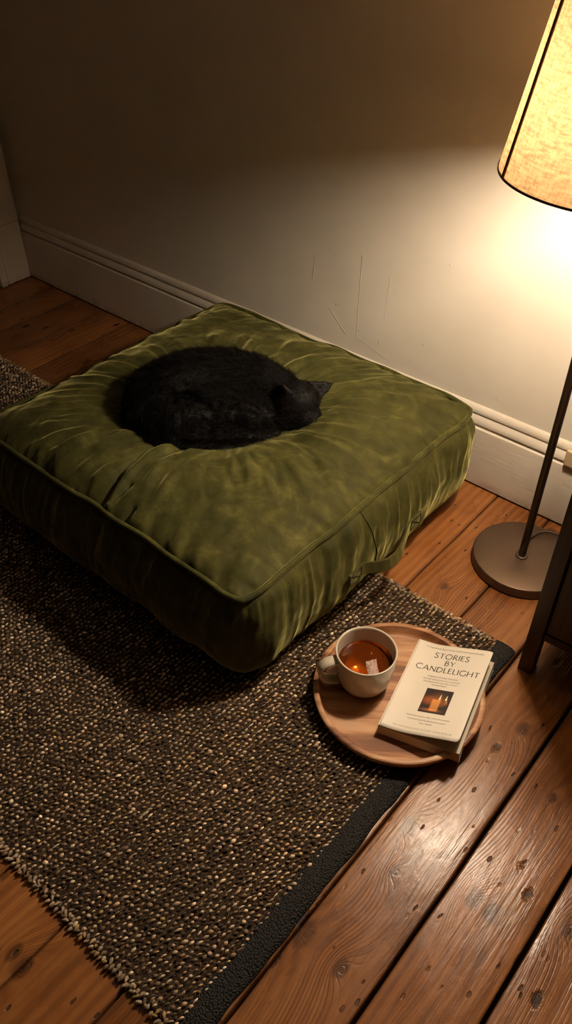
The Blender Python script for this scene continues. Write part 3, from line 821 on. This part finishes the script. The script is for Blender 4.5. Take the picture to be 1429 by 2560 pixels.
# ------------------------------------------------------------------ book
BW, BL_, = .1365, .2070
BO = np.array([-.3765, .6805]); Wd = np.array([.955, .296]); Ld = np.array([-.238, .9713])
BZ0 = TF+.0006; BT = .0235
def bk(w, l, z): return (BO[0]+Wd[0]*w+Ld[0]*l, BO[1]+Wd[1]*w+Ld[1]*l, z)
def cover_prof(n=48):
    """front cover: flat at the spine then lifted open at the fore-edge; arc-length keyed"""
    pts = [(0., 0.)]; ds = BW/n
    for i in range(n):
        s = (i+.5)/n; ang = math.radians(16.5)*float(sst(.05, .45, s))-math.radians(3)*float(sst(.8, 1, s))
        pts.append((pts[-1][0]+ds*math.cos(ang), pts[-1][1]+ds*math.sin(ang)))
    return pts
CP = cover_prof()
def cov(w, l, lift=0.):
    k = np.clip(w/BW, 0, 1)*(len(CP)-1); i = int(min(k, len(CP)-2)); f = k-i
    x = CP[i][0]*(1-f)+CP[i+1][0]*f; z = CP[i][1]*(1-f)+CP[i+1][1]*f
    sag = 1-.10*math.sin(PI*np.clip(l/BL_, 0, 1))
    nx, nz = -(CP[i+1][1]-CP[i][1]), (CP[i+1][0]-CP[i][0]); q = math.hypot(nx, nz)
    return bk(x+nx/q*lift, l, BZ0+BT+.0008+z*sag+nz/q*lift)
# letterforms: strokes in a unit cap height, (width, [polyline, ...]) with stroke weight
def arc(cx, cy, rx, ry, a0, a1, n=26): return [(cx+rx*math.cos(math.radians(a0+(a1-a0)*i/n)), cy+ry*math.sin(math.radians(a0+(a1-a0)*i/n))) for i in range(n+1)]
TH, TN = .125, .078
def smooth_s():
    return [(.50,.86),(.44,.94),(.34,.99),(.24,1.0),(.13,.95),(.07,.85),(.06,.75),(.11,.65),(.22,.56),(.34,.48),(.46,.39),(.52,.28),(.51,.16),(.44,.06),(.31,.0),(.19,.0),(.08,.06),(.02,.15)]
GLY = {
 'S': (.56, [(smooth_s(), TH*.9)]),
 'T': (.74, [([(.37, 0), (.37, 1)], TH), ([(0, .97), (.74, .97)], TN)]),
 'O': (1.02, [(arc(.51, .5, .47, .5, 0, 360, 52), TH*.85)]),
 'R': (.66, [([(.07, 0), (.07, 1)], TH), ([(.07, .97)]+arc(.27, .745, .25, .225, 90, -90, 18)+[(.07, .52)], TN*1.2), ([(.28, .52), (.64, .0)], TH*.9)]),
 'I': (.16, [([(.08, 0), (.08, 1)], TH)]),
 'E': (.54, [([(.07, 0), (.07, 1)], TH), ([(.07, .97), (.51, .97)], TN), ([(.07, .52), (.47, .52)], TN), ([(.07, .03), (.54, .03)], TN)]),
 'B': (.62, [([(.07, 0), (.07, 1)], TH), ([(.07, .97)]+arc(.29, .76, .20, .21, 90, -90, 18)+[(.07, .55)], TN*1.2), ([(.29, .55)]+arc(.32, .29, .24, .26, 90, -90, 18)+[(.07, .03)], TN*1.3)]),
 'Y': (.74, [([(.0, 1), (.36, .50), (.36, 0)], TH*.92), ([(.74, 1), (.36, .50)], TN)]),
 'C': (.86, [(arc(.52, .5, .48, .5, 48, 312, 40), TH*.85)]),
 'A': (.86, [([(.0, 0), (.42, 1)], TN*1.1), ([(.42, 1), (.86, 0)], TH), ([(.16, .34), (.70, .34)], TN)]),
 'N': (.84, [([(.07, 0), (.07, 1)], TN*1.2), ([(.07, 1), (.77, 0)], TH), ([(.77, 0), (.77, 1)], TN*1.2)]),
 'D': (.88, [([(.07, 0), (.07, 1)], TH), ([(.07, .97), (.32, .97)]+arc(.34, .5, .47, .47, 88, -88, 30)+[(.07, .03)], TN*1.3)]),
 'L': (.50, [([(.07, 0), (.07, 1)], TH), ([(.07, .03), (.50, .03)], TN)]),
 'G': (.92, [(arc(.52, .5, .48, .5, 50, 330, 40)+[(.88, .2), (.88, .46)], TH*.85)]),
 'H': (.84, [([(.07, 0), (.07, 1)], TH), ([(.77, 0), (.77, 1)], TH), ([(.07, .52), (.77, .52)], TN)]),
}
def ribbon(pts, w):
    v = []; f = []; n = len(pts)
    # resample long straight strokes so they bend with the cover
    q = []
    for a, b in zip(pts[:-1], pts[1:]):
        k = max(1, int(math.hypot(b[0]-a[0], b[1]-a[1])/.18))
        q += [(a[0]+(b[0]-a[0])*i/k, a[1]+(b[1]-a[1])*i/k) for i in range(k)]
    q.append(pts[-1]); n = len(q)
    for i in range(n):
        a = q[max(i-1, 0)]; b = q[min(i+1, n-1)]; dx, dy = b[0]-a[0], b[1]-a[1]; L = math.hypot(dx, dy) or 1
        v += [(q[i][0]-dy/L*w/2, q[i][1]+dx/L*w/2), (q[i][0]+dy/L*w/2, q[i][1]-dx/L*w/2)]
    f = [(2*i, 2*i+1, 2*i+3, 2*i+2) for i in range(n-1)]
    return v, f
def book():
    root = thing('book', 'cream paperback titled Stories by Candlelight lying on the right of the tray', 'book', (*BO, TF))
    PG = NT('book_paper'); co = PG.coord()
    ln = PG.noise(PG.mapping(co, (3, 3, 1500)), 1., 2)
    PG.bsdf(Base_Color=PG.ramp(ln, [(.3, (.50, .42, .31)), (.7, (.72, .63, .49))]), Roughness=.8, Normal=PG.bump(ln, .3, .0008))
    CV = simple('cream_cover_card', (.88, .79, .65), .5, var=.03, scale=12)
    INK = simple('black_ink', (.006, .005, .005), .6); GRY = simple('grey_ink', (.14, .11, .08), .6)
    # page block with a rounded spine and a slightly fanned fore-edge
    nz = 10; v = []; f = []
    prof = []
    for i in range(nz+1):
        k = i/nz; prof.append((.0008, BW+.004-.0015*(k)+.0006*math.sin(k*6), BZ0+.0006+(BT-.0012)*k))
    for l in (-.0006, BL_+.0016):
        for a, b, z in prof: v += [bk(a, l, z), bk(b, l, z)]
    N = (nz+1)*2
    for i in range(nz):
        f += [(2*i, 2*i+1, 2*i+3, 2*i+2), (N+2*i+2, N+2*i+3, N+2*i+1, N+2*i), (2*i+1, N+2*i+1, N+2*i+3, 2*i+3), (2*i+2, N+2*i+2, N+2*i, 2*i)]
    f += [(1, 0, N, N+1), (2*nz, 2*nz+1, N+2*nz+1, N+2*nz)]
    m = MB(); m.add(v, f); keep(m.build('page_block', PG.m), root)
    # back cover and spine
    m = MB()
    pts = [bk(-.0008, 0, BZ0-.0004), bk(BW+.0045, -.0008, BZ0-.0004), bk(BW+.0045, BL_+.002, BZ0-.0004), bk(-.0008, BL_, BZ0-.0004)]
    m.add(pts+[(a, b, c+.0007) for a, b, c in pts], [(3,2,1,0),(4,5,6,7),(0,1,5,4),(1,2,6,5),(2,3,7,6),(3,0,4,7)])
    keep(m.build('back_cover', CV), root)
    m = MB(); pts = [bk(-.0012, 0, BZ0-.0004), bk(0, 0, BZ0-.0004), bk(0, BL_, BZ0-.0004), bk(-.0012, BL_, BZ0-.0004)]
    m.add(pts+[(a, b, BZ0+BT+.0008) for a, b, c in pts], [(3,2,1,0),(4,5,6,7),(0,1,5,4),(1,2,6,5),(2,3,7,6),(3,0,4,7)])
    keep(m.build('spine', CV), root)
    # front cover with rounded fore-edge corners
    n = 48; mm = 24; v = []; f = []
    for i in range(n+1):
        w = BW*i/n
        c = .007; ins = 0
        if w > BW-c: ins = c-math.sqrt(max(0, c*c-(w-(BW-c))**2))
        for j in range(mm+1):
            l = (ins*1.0)+(BL_-ins*1.35)*j/mm
            v.append(cov(w, l))
    k = mm+1
    for i in range(n):
        for j in range(mm): f.append((i*k+j, (i+1)*k+j, (i+1)*k+j+1, i*k+j+1))
    front = mesh_obj('front_cover', v, f, CV); s = front.modifiers.new('t', 'SOLIDIFY'); s.thickness = .0006; s.offset = -1
    keep(front, root)
    def sub(name, m2, mat):
        o = m2.build(name, mat); o.parent = front; return o
    # title
    def title(name, s, ca, b, cap, width):
        tot = sum(GLY[c][0] for c in s)+.17*(len(s)-1); sx = width/tot; m2 = MB(); x = ca*BW*0.985-width/2
        l0 = BL_*(1-b)-cap/2
        for c in s:
            for pts, w in GLY[c][1]:
                vv, ff = ribbon([(p[0]*sx/cap, p[1]) for p in pts], w)
                m2.add([cov(x+p[0]*cap, l0+p[1]*cap, .0002) for p in vv], ff)
            x += (GLY[c][0]+.17)*sx
        return m2
    T = MB()
    for s, a, b, cap, w in (('STORIES', .515, .128, .0118, .0635), ('BY', .525, .207, .0112, .0185), ('CANDLELIGHT', .528, .288, .0118, .1140)):
        q = title('t', s, a, b, cap, w); T.add(q.v, q.f)
    sub('title', T, INK)
    # small print (as far as it can be read)
    def line(s, a, b, width, size, mat_m, shear=0., space=1.):
        cu = bpy.data.curves.new('t', 'FONT'); cu.body = s; cu.size = size; cu.align_x = 'CENTER'; cu.align_y = 'CENTER'; cu.shear = shear; cu.space_character = space; cu.resolution_u = 2
        ob = bpy.data.objects.new('t', cu); me = bpy.data.meshes.new_from_object(ob)
        vs = np.array([q.co[:] for q in me.vertices]); fs = [tuple(q.vertices) for q in me.polygons]
        bpy.data.objects.remove(ob); bpy.data.curves.remove(cu); bpy.data.meshes.remove(me)
        vs[:, 0] -= (vs[:, 0].max()+vs[:, 0].min())/2; vs[:, 0] *= width/(vs[:, 0].max()-vs[:, 0].min())
        mat_m.add([cov(a*BW+p[0], BL_*(1-b)+p[1], .0002) for p in vs], fs)
    G = MB()
    line('\u201cA bingewhault Band Tertoe and Powerhouted Buskter', .505, .050, .108, .0048, G); sub('small_print', G, GRY); G = MB()
    for s, b, w in (('A dilmase of loudue Prysedurs,', .373, .056), ('done aule l\u2019acitedue que ancus as peehueler', .404, .067), ('boaundatensonds, feed ustemy nantuseur', .433, .062), ('loonergen fengtny\u201d', .461, .028)):
        line(s, .50, b, w, .0044, G, .25)
    sub('small_print', G, GRY); G = MB()
    for s, b, w in (('Edohs tras-ik seerer udto, soma laontrseesdur', .812, .076), ('rnonnmnsre grausing disg ftusdeed pauwer\u201d', .848, .068), ('Tuav obeed', .880, .022)):
        line(s, .53, b, w, .0040, G, .2)
    sub('small_print', G, GRY); G = MB()
    line('MYTHURINGFOOD FUTERP LEGNIRMEUR', .52, .945, .100, .0042, G, 0, 1.5)
    sub('small_print', G, GRY)
    # printed picture of two candles
    n1, n2 = 70, 80; v = []; f = []; col = []
    a0, a1, b0, b1 = .365, .715, .505, .762
    for i in range(n1+1):
        for j in range(n2+1):
            v.append(cov((a0+(a1-a0)*i/n1)*BW, BL_*(1-(b1+(b0-b1)*j/n2)), .00016))
    X, Y = np.meshgrid(np.linspace(0, 1, n1+1), np.linspace(0, 1, n2+1), indexing='ij')
    img = np.ones(X.shape+(3,))*np.array([.020, .011, .008])
    def glow(cx, cy, rx, ry, c, p=2.):
        g = np.exp(-(((X-cx)/rx)**2+((Y-cy)/ry)**2)**(p/2)); return g[..., None]*np.array(c)
    img += glow(.25, .52, .26, .17, (.30, .075, .018), 3)+glow(.55, .62, .22, .2, (.16, .05, .015))+glow(.74, .46, .14, .14, (.18, .055, .018), 3)
    body = (sst(.34, .38, X)*(1-sst(.64, .68, X))*sst(.06, .14, Y)*(1-sst(.56, .60, Y)))[..., None]
    img = img*(1-body*.85)+body*(np.array([.80, .33, .08])[None, None]*(.5+.85*Y[..., None]))
    img += glow(.42, .12, .3, .05, (.40, .13, .04))
    for cx, cy, s in ((.60, .70, 1.), (.83, .70, .95), (.875, .545, .4)):
        w = .045*s*np.clip(1-(Y-cy+.11*s)/(.24*s), 0, 1)**.8
        fl = (1-sst(.6, 1.1, np.abs(X-cx-.04*(Y-cy))/(w+1e-4)))*(Y > cy-.11*s)*(Y < cy+.13*s)
        img = img*(1-fl[..., None])+fl[..., None]*np.array([.95, .80, .52]); img += glow(cx, cy-.08, .05, .06, (.25, .10, .02))
    img = np.clip(img, 0, 1)
    k = n2+1
    for i in range(n1):
        for j in range(n2): f.append((i*k+j, (i+1)*k+j, (i+1)*k+j+1, i*k+j+1))
    t = NT('printed_candle_picture'); t.bsdf(Base_Color=t.attr('Col', 'Color'), Roughness=.45)
    pic = mesh_obj('cover_picture', v, f, t.m, label='small dark picture of two lit candles')
    at = pic.data.color_attributes.new('Col', 'FLOAT_COLOR', 'POINT'); cc = np.ones((len(v), 4)); cc[:, :3] = img.reshape(-1, 3); at.data.foreach_set('color', cc.reshape(-1).astype(np.float32))
    pic.parent = front
book()

# ------------------------------------------------------------------ cat
def cat():
    Z0 = .236
    def cw(p): 
        return np.array([CAT0[0]+p[0]*U[0]+p[1]*V[0], CAT0[1]+p[0]*U[1]+p[1]*V[1], Z0+p[2]])
    balls = []
    def chain(pts, n=10, sq=(1, 1, 1)):
        for (a, b) in zip(pts[:-1], pts[1:]):
            for k in range(n):
                s = k/n; balls.append(([a[i]*(1-s)+b[i]*s for i in range(3)], [(a[3]*(1-s)+b[3]*s)*q for q in sq]))
        a = pts[-1]; balls.append((list(a[:3]), [a[3]*q for q in sq]))
    spine = [(-.095,-.062,.034,.056), (-.130,-.030,.042,.066), (-.126,.018,.048,.069), (-.088,.052,.051,.070), (-.034,.068,.052,.070), (.022,.068,.051,.068), (.072,.054,.052,.060), (.112,.028,.052,.050), (.136,.006,.050,.043)]
    chain(spine, 8)
    balls.append(([-.02, .0, .035], [.13, .085, .052]))                    # belly
    balls.append(([-.080, -.052, .040], [.078, .056, .052]))               # thigh
    balls.append(([.055, -.02, .035], [.075, .06, .042]))                  # chest and forearm mass
    chain([(.0, -.088, .018, .026), (.055, -.092, .016, .022), (.092, -.080, .014, .018), (.112, -.072, .013, .0155)], 6)   # forepaw
    chain([(-.06, -.095, .02, .028), (-.02, -.105, .016, .022), (.02, -.104, .012, .017)], 6)                              # hind foot
    chain([(-.150, -.030, .03, .026), (-.160, -.070, .022, .022), (-.128, -.108, .018, .021), (-.07, -.128, .016, .020), (-.01, -.132, .015, .019), (.045, -.124, .014, .018), (.085, -.108, .013, .014)], 9)   # tail
    # head: cranium, cheeks, muzzle, brow
    hd = np.array([.157, -.012, .054])
    balls.append((list(hd), [.049, .048, .045])); balls.append(([.164, -.032, .036], [.039, .038, .032])); balls.append(([.188, -.052, .022], [.022, .021, .018]))
    balls.append(([.184, -.034, .032], [.027, .027, .024])); balls.append(([.196, -.046, .022], [.018, .018, .0150]))
    balls.append(([.140, -.040, .034], [.028, .026, .026]))
    vs = []; fs = []
    def ell(c, r, seg=16, rings=10):
        n = len(vs)
        for i in range(rings+1):
            a = -PI/2+PI*i/rings
            for k in range(seg):
                b = 2*PI*k/seg; vs.append(cw((c[0]+r[0]*math.cos(a)*math.cos(b), c[1]+r[1]*math.cos(a)*math.sin(b), c[2]+r[2]*math.sin(a))))
        for i in range(rings):
            for k in range(seg):
                k2 = (k+1) % seg; fs.append((n+i*seg+k, n+i*seg+k2, n+(i+1)*seg+k2, n+(i+1)*seg+k))
    for c, r in balls: ell(c, r)
    # ears: thin curved triangular shells
    def ear(base_c, bdir, tip, depth, w=.026):
        base_c = np.array(base_c); tip = np.array(tip); bdir = np.array(bdir)/np.linalg.norm(bdir); depth = np.array(depth)/np.linalg.norm(depth)
        n = len(vs); m, q = 12, 8; th = .0055
        for i in range(m+1):
            s = i/m; c = base_c*(1-s)+tip*s; hw = w*(1-s)**.85+.0012
            for k in range(q+1):
                a = k/q*2-1; bow = (1-a*a)*.011*(1-s)
                for sg in (1, -1): vs.append(cw(c+bdir*a*hw+depth*(bow+sg*th*(1-.55*s))))
        r = 2*(q+1)
        for i in range(m):
            for k in range(q):
                a = n+i*r+2*k; fs.append((a, a+2, a+r+2, a+r)); fs.append((a+1, a+r+1, a+r+3, a+3))
            a = n+i*r; fs.append((a, a+r, a+r+1, a+1)); a += 2*q; fs.append((a, a+1, a+r+1, a+r))
        for k in range(q):
            a = n+2*k; fs.append((a, a+1, a+3, a+2)); a += m*r; fs.append((a, a+2, a+3, a+1))
    ear(EAR1[0], EAR1[1], EAR1[2], EAR1[3], .025)
    ear(EAR2[0], EAR2[1], EAR2[2], EAR2[3], .024)
    me = bpy.data.meshes.new('cat_raw'); me.from_pydata([tuple(v) for v in vs], [], fs)
    bm = bmesh.new(); bm.from_mesh(me); bmesh.ops.recalc_face_normals(bm, faces=bm.faces); bm.to_mesh(me); bm.free()
    ob = link(bpy.data.objects.new('tmp', me))
    r = ob.modifiers.new('r', 'REMESH'); r.mode = 'VOXEL'; r.voxel_size = .0036
    s = ob.modifiers.new('s', 'SMOOTH'); s.factor = .5; s.iterations = 7
    bpy.context.view_layer.update()
    body = bpy.data.meshes.new_from_object(ob.evaluated_get(bpy.context.evaluated_depsgraph_get()))
    bpy.data.objects.remove(ob); bpy.data.meshes.remove(me)
    body.name = 'cat'; body.materials.clear()
    t = NT('black_cat_skin'); t.bsdf(Base_Color=(.004, .0034, .003), Roughness=.6, Specular_IOR_Level=.15); body.materials.append(t.m)
    body.polygons.foreach_set('use_smooth', [True]*len(body.polygons))
    o = link(bpy.data.objects.new('cat', body)); tag(o, 'black cat curled up asleep on the green velvet cushion', 'cat')
    # nose, closed eyes
    nm = simple('dark_nose_leather', (.02, .012, .011), .35)
    def small(name, c, r, mat):
        m = MB(); nn = len(m.v); seg, rings = 14, 8; v = []
        for i in range(rings+1):
            a = -PI/2+PI*i/rings
            for k in range(seg):
                b = 2*PI*k/seg; v.append(cw((c[0]+r[0]*math.cos(a)*math.cos(b), c[1]+r[1]*math.cos(a)*math.sin(b), c[2]+r[2]*math.sin(a))))
        m.add(v, [(i*seg+k, i*seg+(k+1) % seg, (i+1)*seg+(k+1) % seg, (i+1)*seg+k) for i in range(rings) for k in range(seg)])
        p = m.build(name, mat, smooth=True); p.parent = o; return p
    small('nose', (.2075, -.060, .0195), (.0060, .0060, .0048), nm)
    # fur
    body.calc_loop_triangles()
    nv = len(body.vertices); co = np.empty(nv*3); body.vertices.foreach_get('co', co); co = co.reshape(-1, 3)
    no = np.empty(nv*3); body.vertices.foreach_get('normal', no); no = no.reshape(-1, 3)
    nt = len(body.loop_triangles); tv = np.empty(nt*3, np.int32); body.loop_triangles.foreach_get('vertices', tv); tv = tv.reshape(-1, 3)
    p0, p1, p2 = co[tv[:, 0]], co[tv[:, 1]], co[tv[:, 2]]; ar = np.linalg.norm(np.cross(p1-p0, p2-p0), axis=1)
    NH = 75000; pick = RNG.choice(nt, NH, p=ar/ar.sum()); r1 = np.sqrt(RNG.random(NH)); r2 = RNG.random(NH)
    wts = np.stack([1-r1, r1*(1-r2), r1*r2], 1)
    pos = (co[tv[pick]]*wts[..., None]).sum(1); nor = (no[tv[pick]]*wts[..., None]).sum(1); nor /= np.linalg.norm(nor, axis=1)[:, None]+1e-9
    # growth direction: from the nose back along the curled spine to the tail
    line = [cw(p[:3]) for p in [(.21, -.042, .03), (.16, -.01, .06)]+[q for q in spine[::-1]]+[(-.160, -.070, .022), (-.128, -.108, .018), (-.07, -.128, .016), (-.01, -.132, .015), (.085, -.108, .013)]]
    line = np.array(line); pts = []; tg = []
    for a, b in zip(line[:-1], line[1:]):
        for k in range(10): pts.append(a+(b-a)*k/10); tg.append((b-a)/np.linalg.norm(b-a))
    pts = np.array(pts); tg = np.array(tg)
    fl = np.empty_like(pos)
    for i in range(0, NH, 5000):
        d = ((pos[i:i+5000, None]-pts[None])**2).sum(2); w = np.exp(-(d-d.min(1)[:, None])/.0012); fl[i:i+5000] = (w[..., None]*tg[None]).sum(1)/w.sum(1)[:, None]
    fl[:, 2] -= .45
    fl -= nor*(fl*nor).sum(1)[:, None]; fl /= np.linalg.norm(fl, axis=1)[:, None]+1e-9
    rel = pos-np.array([CAT0[0], CAT0[1], Z0]); uu = rel[:, 0]*U[0]+rel[:, 1]*U[1]; vv = rel[:, 0]*V[0]+rel[:, 1]*V[1]
    face = np.exp(-(((uu-.195)/.04)**2+((vv+.03)/.05)**2)); earz = ((uu > .165) & (vv > .01)) | ((uu > .10) & (rel[:, 2] > .092))
    ln = .0145*(1-.72*face)*np.where(earz, .35, 1.)*RNG.lognormal(0, .25, NH)
    jit = RNG.normal(0, .22, (NH, 3)); clump = np.stack([vn(pos[:, 0]*90, pos[:, 1]*90+pos[:, 2]*60, 101+i) for i in range(3)], 1)*.45
    d0 = nor*.55+fl*.75+jit+clump; d0 /= np.linalg.norm(d0, axis=1)[:, None]
    d1 = nor*.12+fl*1.0+jit+clump; d1 /= np.linalg.norm(d1, axis=1)[:, None]
    K = 4; H = np.empty((NH, K, 3)); H[:, 0] = pos-nor*.0008
    H[:, 1] = pos+d0*ln[:, None]*.35; H[:, 2] = H[:, 1]+(d0+d1)*.5*ln[:, None]*.35; H[:, 3] = H[:, 2]+d1*ln[:, None]*.35
    hc = bpy.data.hair_curves.new('fur'); hc.add_curves([K]*NH)
    hc.attributes['position'].data.foreach_set('vector', H.reshape(-1).astype(np.float32))
    ra = hc.attributes.get('radius') or hc.attributes.new('radius', 'FLOAT', 'POINT')
    ra.data.foreach_set('value', np.tile(np.array([.00016, .00016, .00011, .00003], np.float32), NH))
    t = NT('black_cat_fur'); t.bsdf(Base_Color=(.0028, .0021, .0017), Roughness=.33, Specular_IOR_Level=.075); hc.materials.append(t.m)
    fo = bpy.data.objects.new('fur', hc); link(fo, o); fo['kind'] = 'stuff'
EAR1 = ((.188, .010, .064), (.35, -.45, -.55), (.236, .030, .074), (.5, .6, -.2))
EAR2 = ((.138, -.024, .086), (.8, -.5, -.1), (.131, -.034, .112), (-.4, -.7, .2))
cat()

# ------------------------------------------------------------------ light of the place: the lamp only, plus the faint glow of a dark room
w = bpy.data.worlds.new('world'); sc.world = w; w.use_nodes = True
bg = w.node_tree.nodes['Background']; bg.inputs[0].default_value = (1, .8, .6, 1); bg.inputs[1].default_value = .004
vs = sc.view_settings
sc.display_settings.display_device = 'sRGB'
vs.view_transform = 'Standard'; vs.look = 'None'; vs.gamma = 1; vs.use_curve_mapping = False; vs.exposure = 0.
sc.cycles.max_bounces = 6; sc.cycles.diffuse_bounces = 3; sc.cycles.glossy_bounces = 2; sc.cycles.transmission_bounces = 3; sc.cycles.transparent_max_bounces = 6
sc.cycles.use_adaptive_sampling = True; sc.cycles.adaptive_threshold = .14; sc.cycles.adaptive_min_samples = 16; sc.cycles.caustics_reflective = False; sc.cycles.caustics_refractive = False
sc.cycles.sample_clamp_indirect = 6
sc.cycles.use_denoising = True
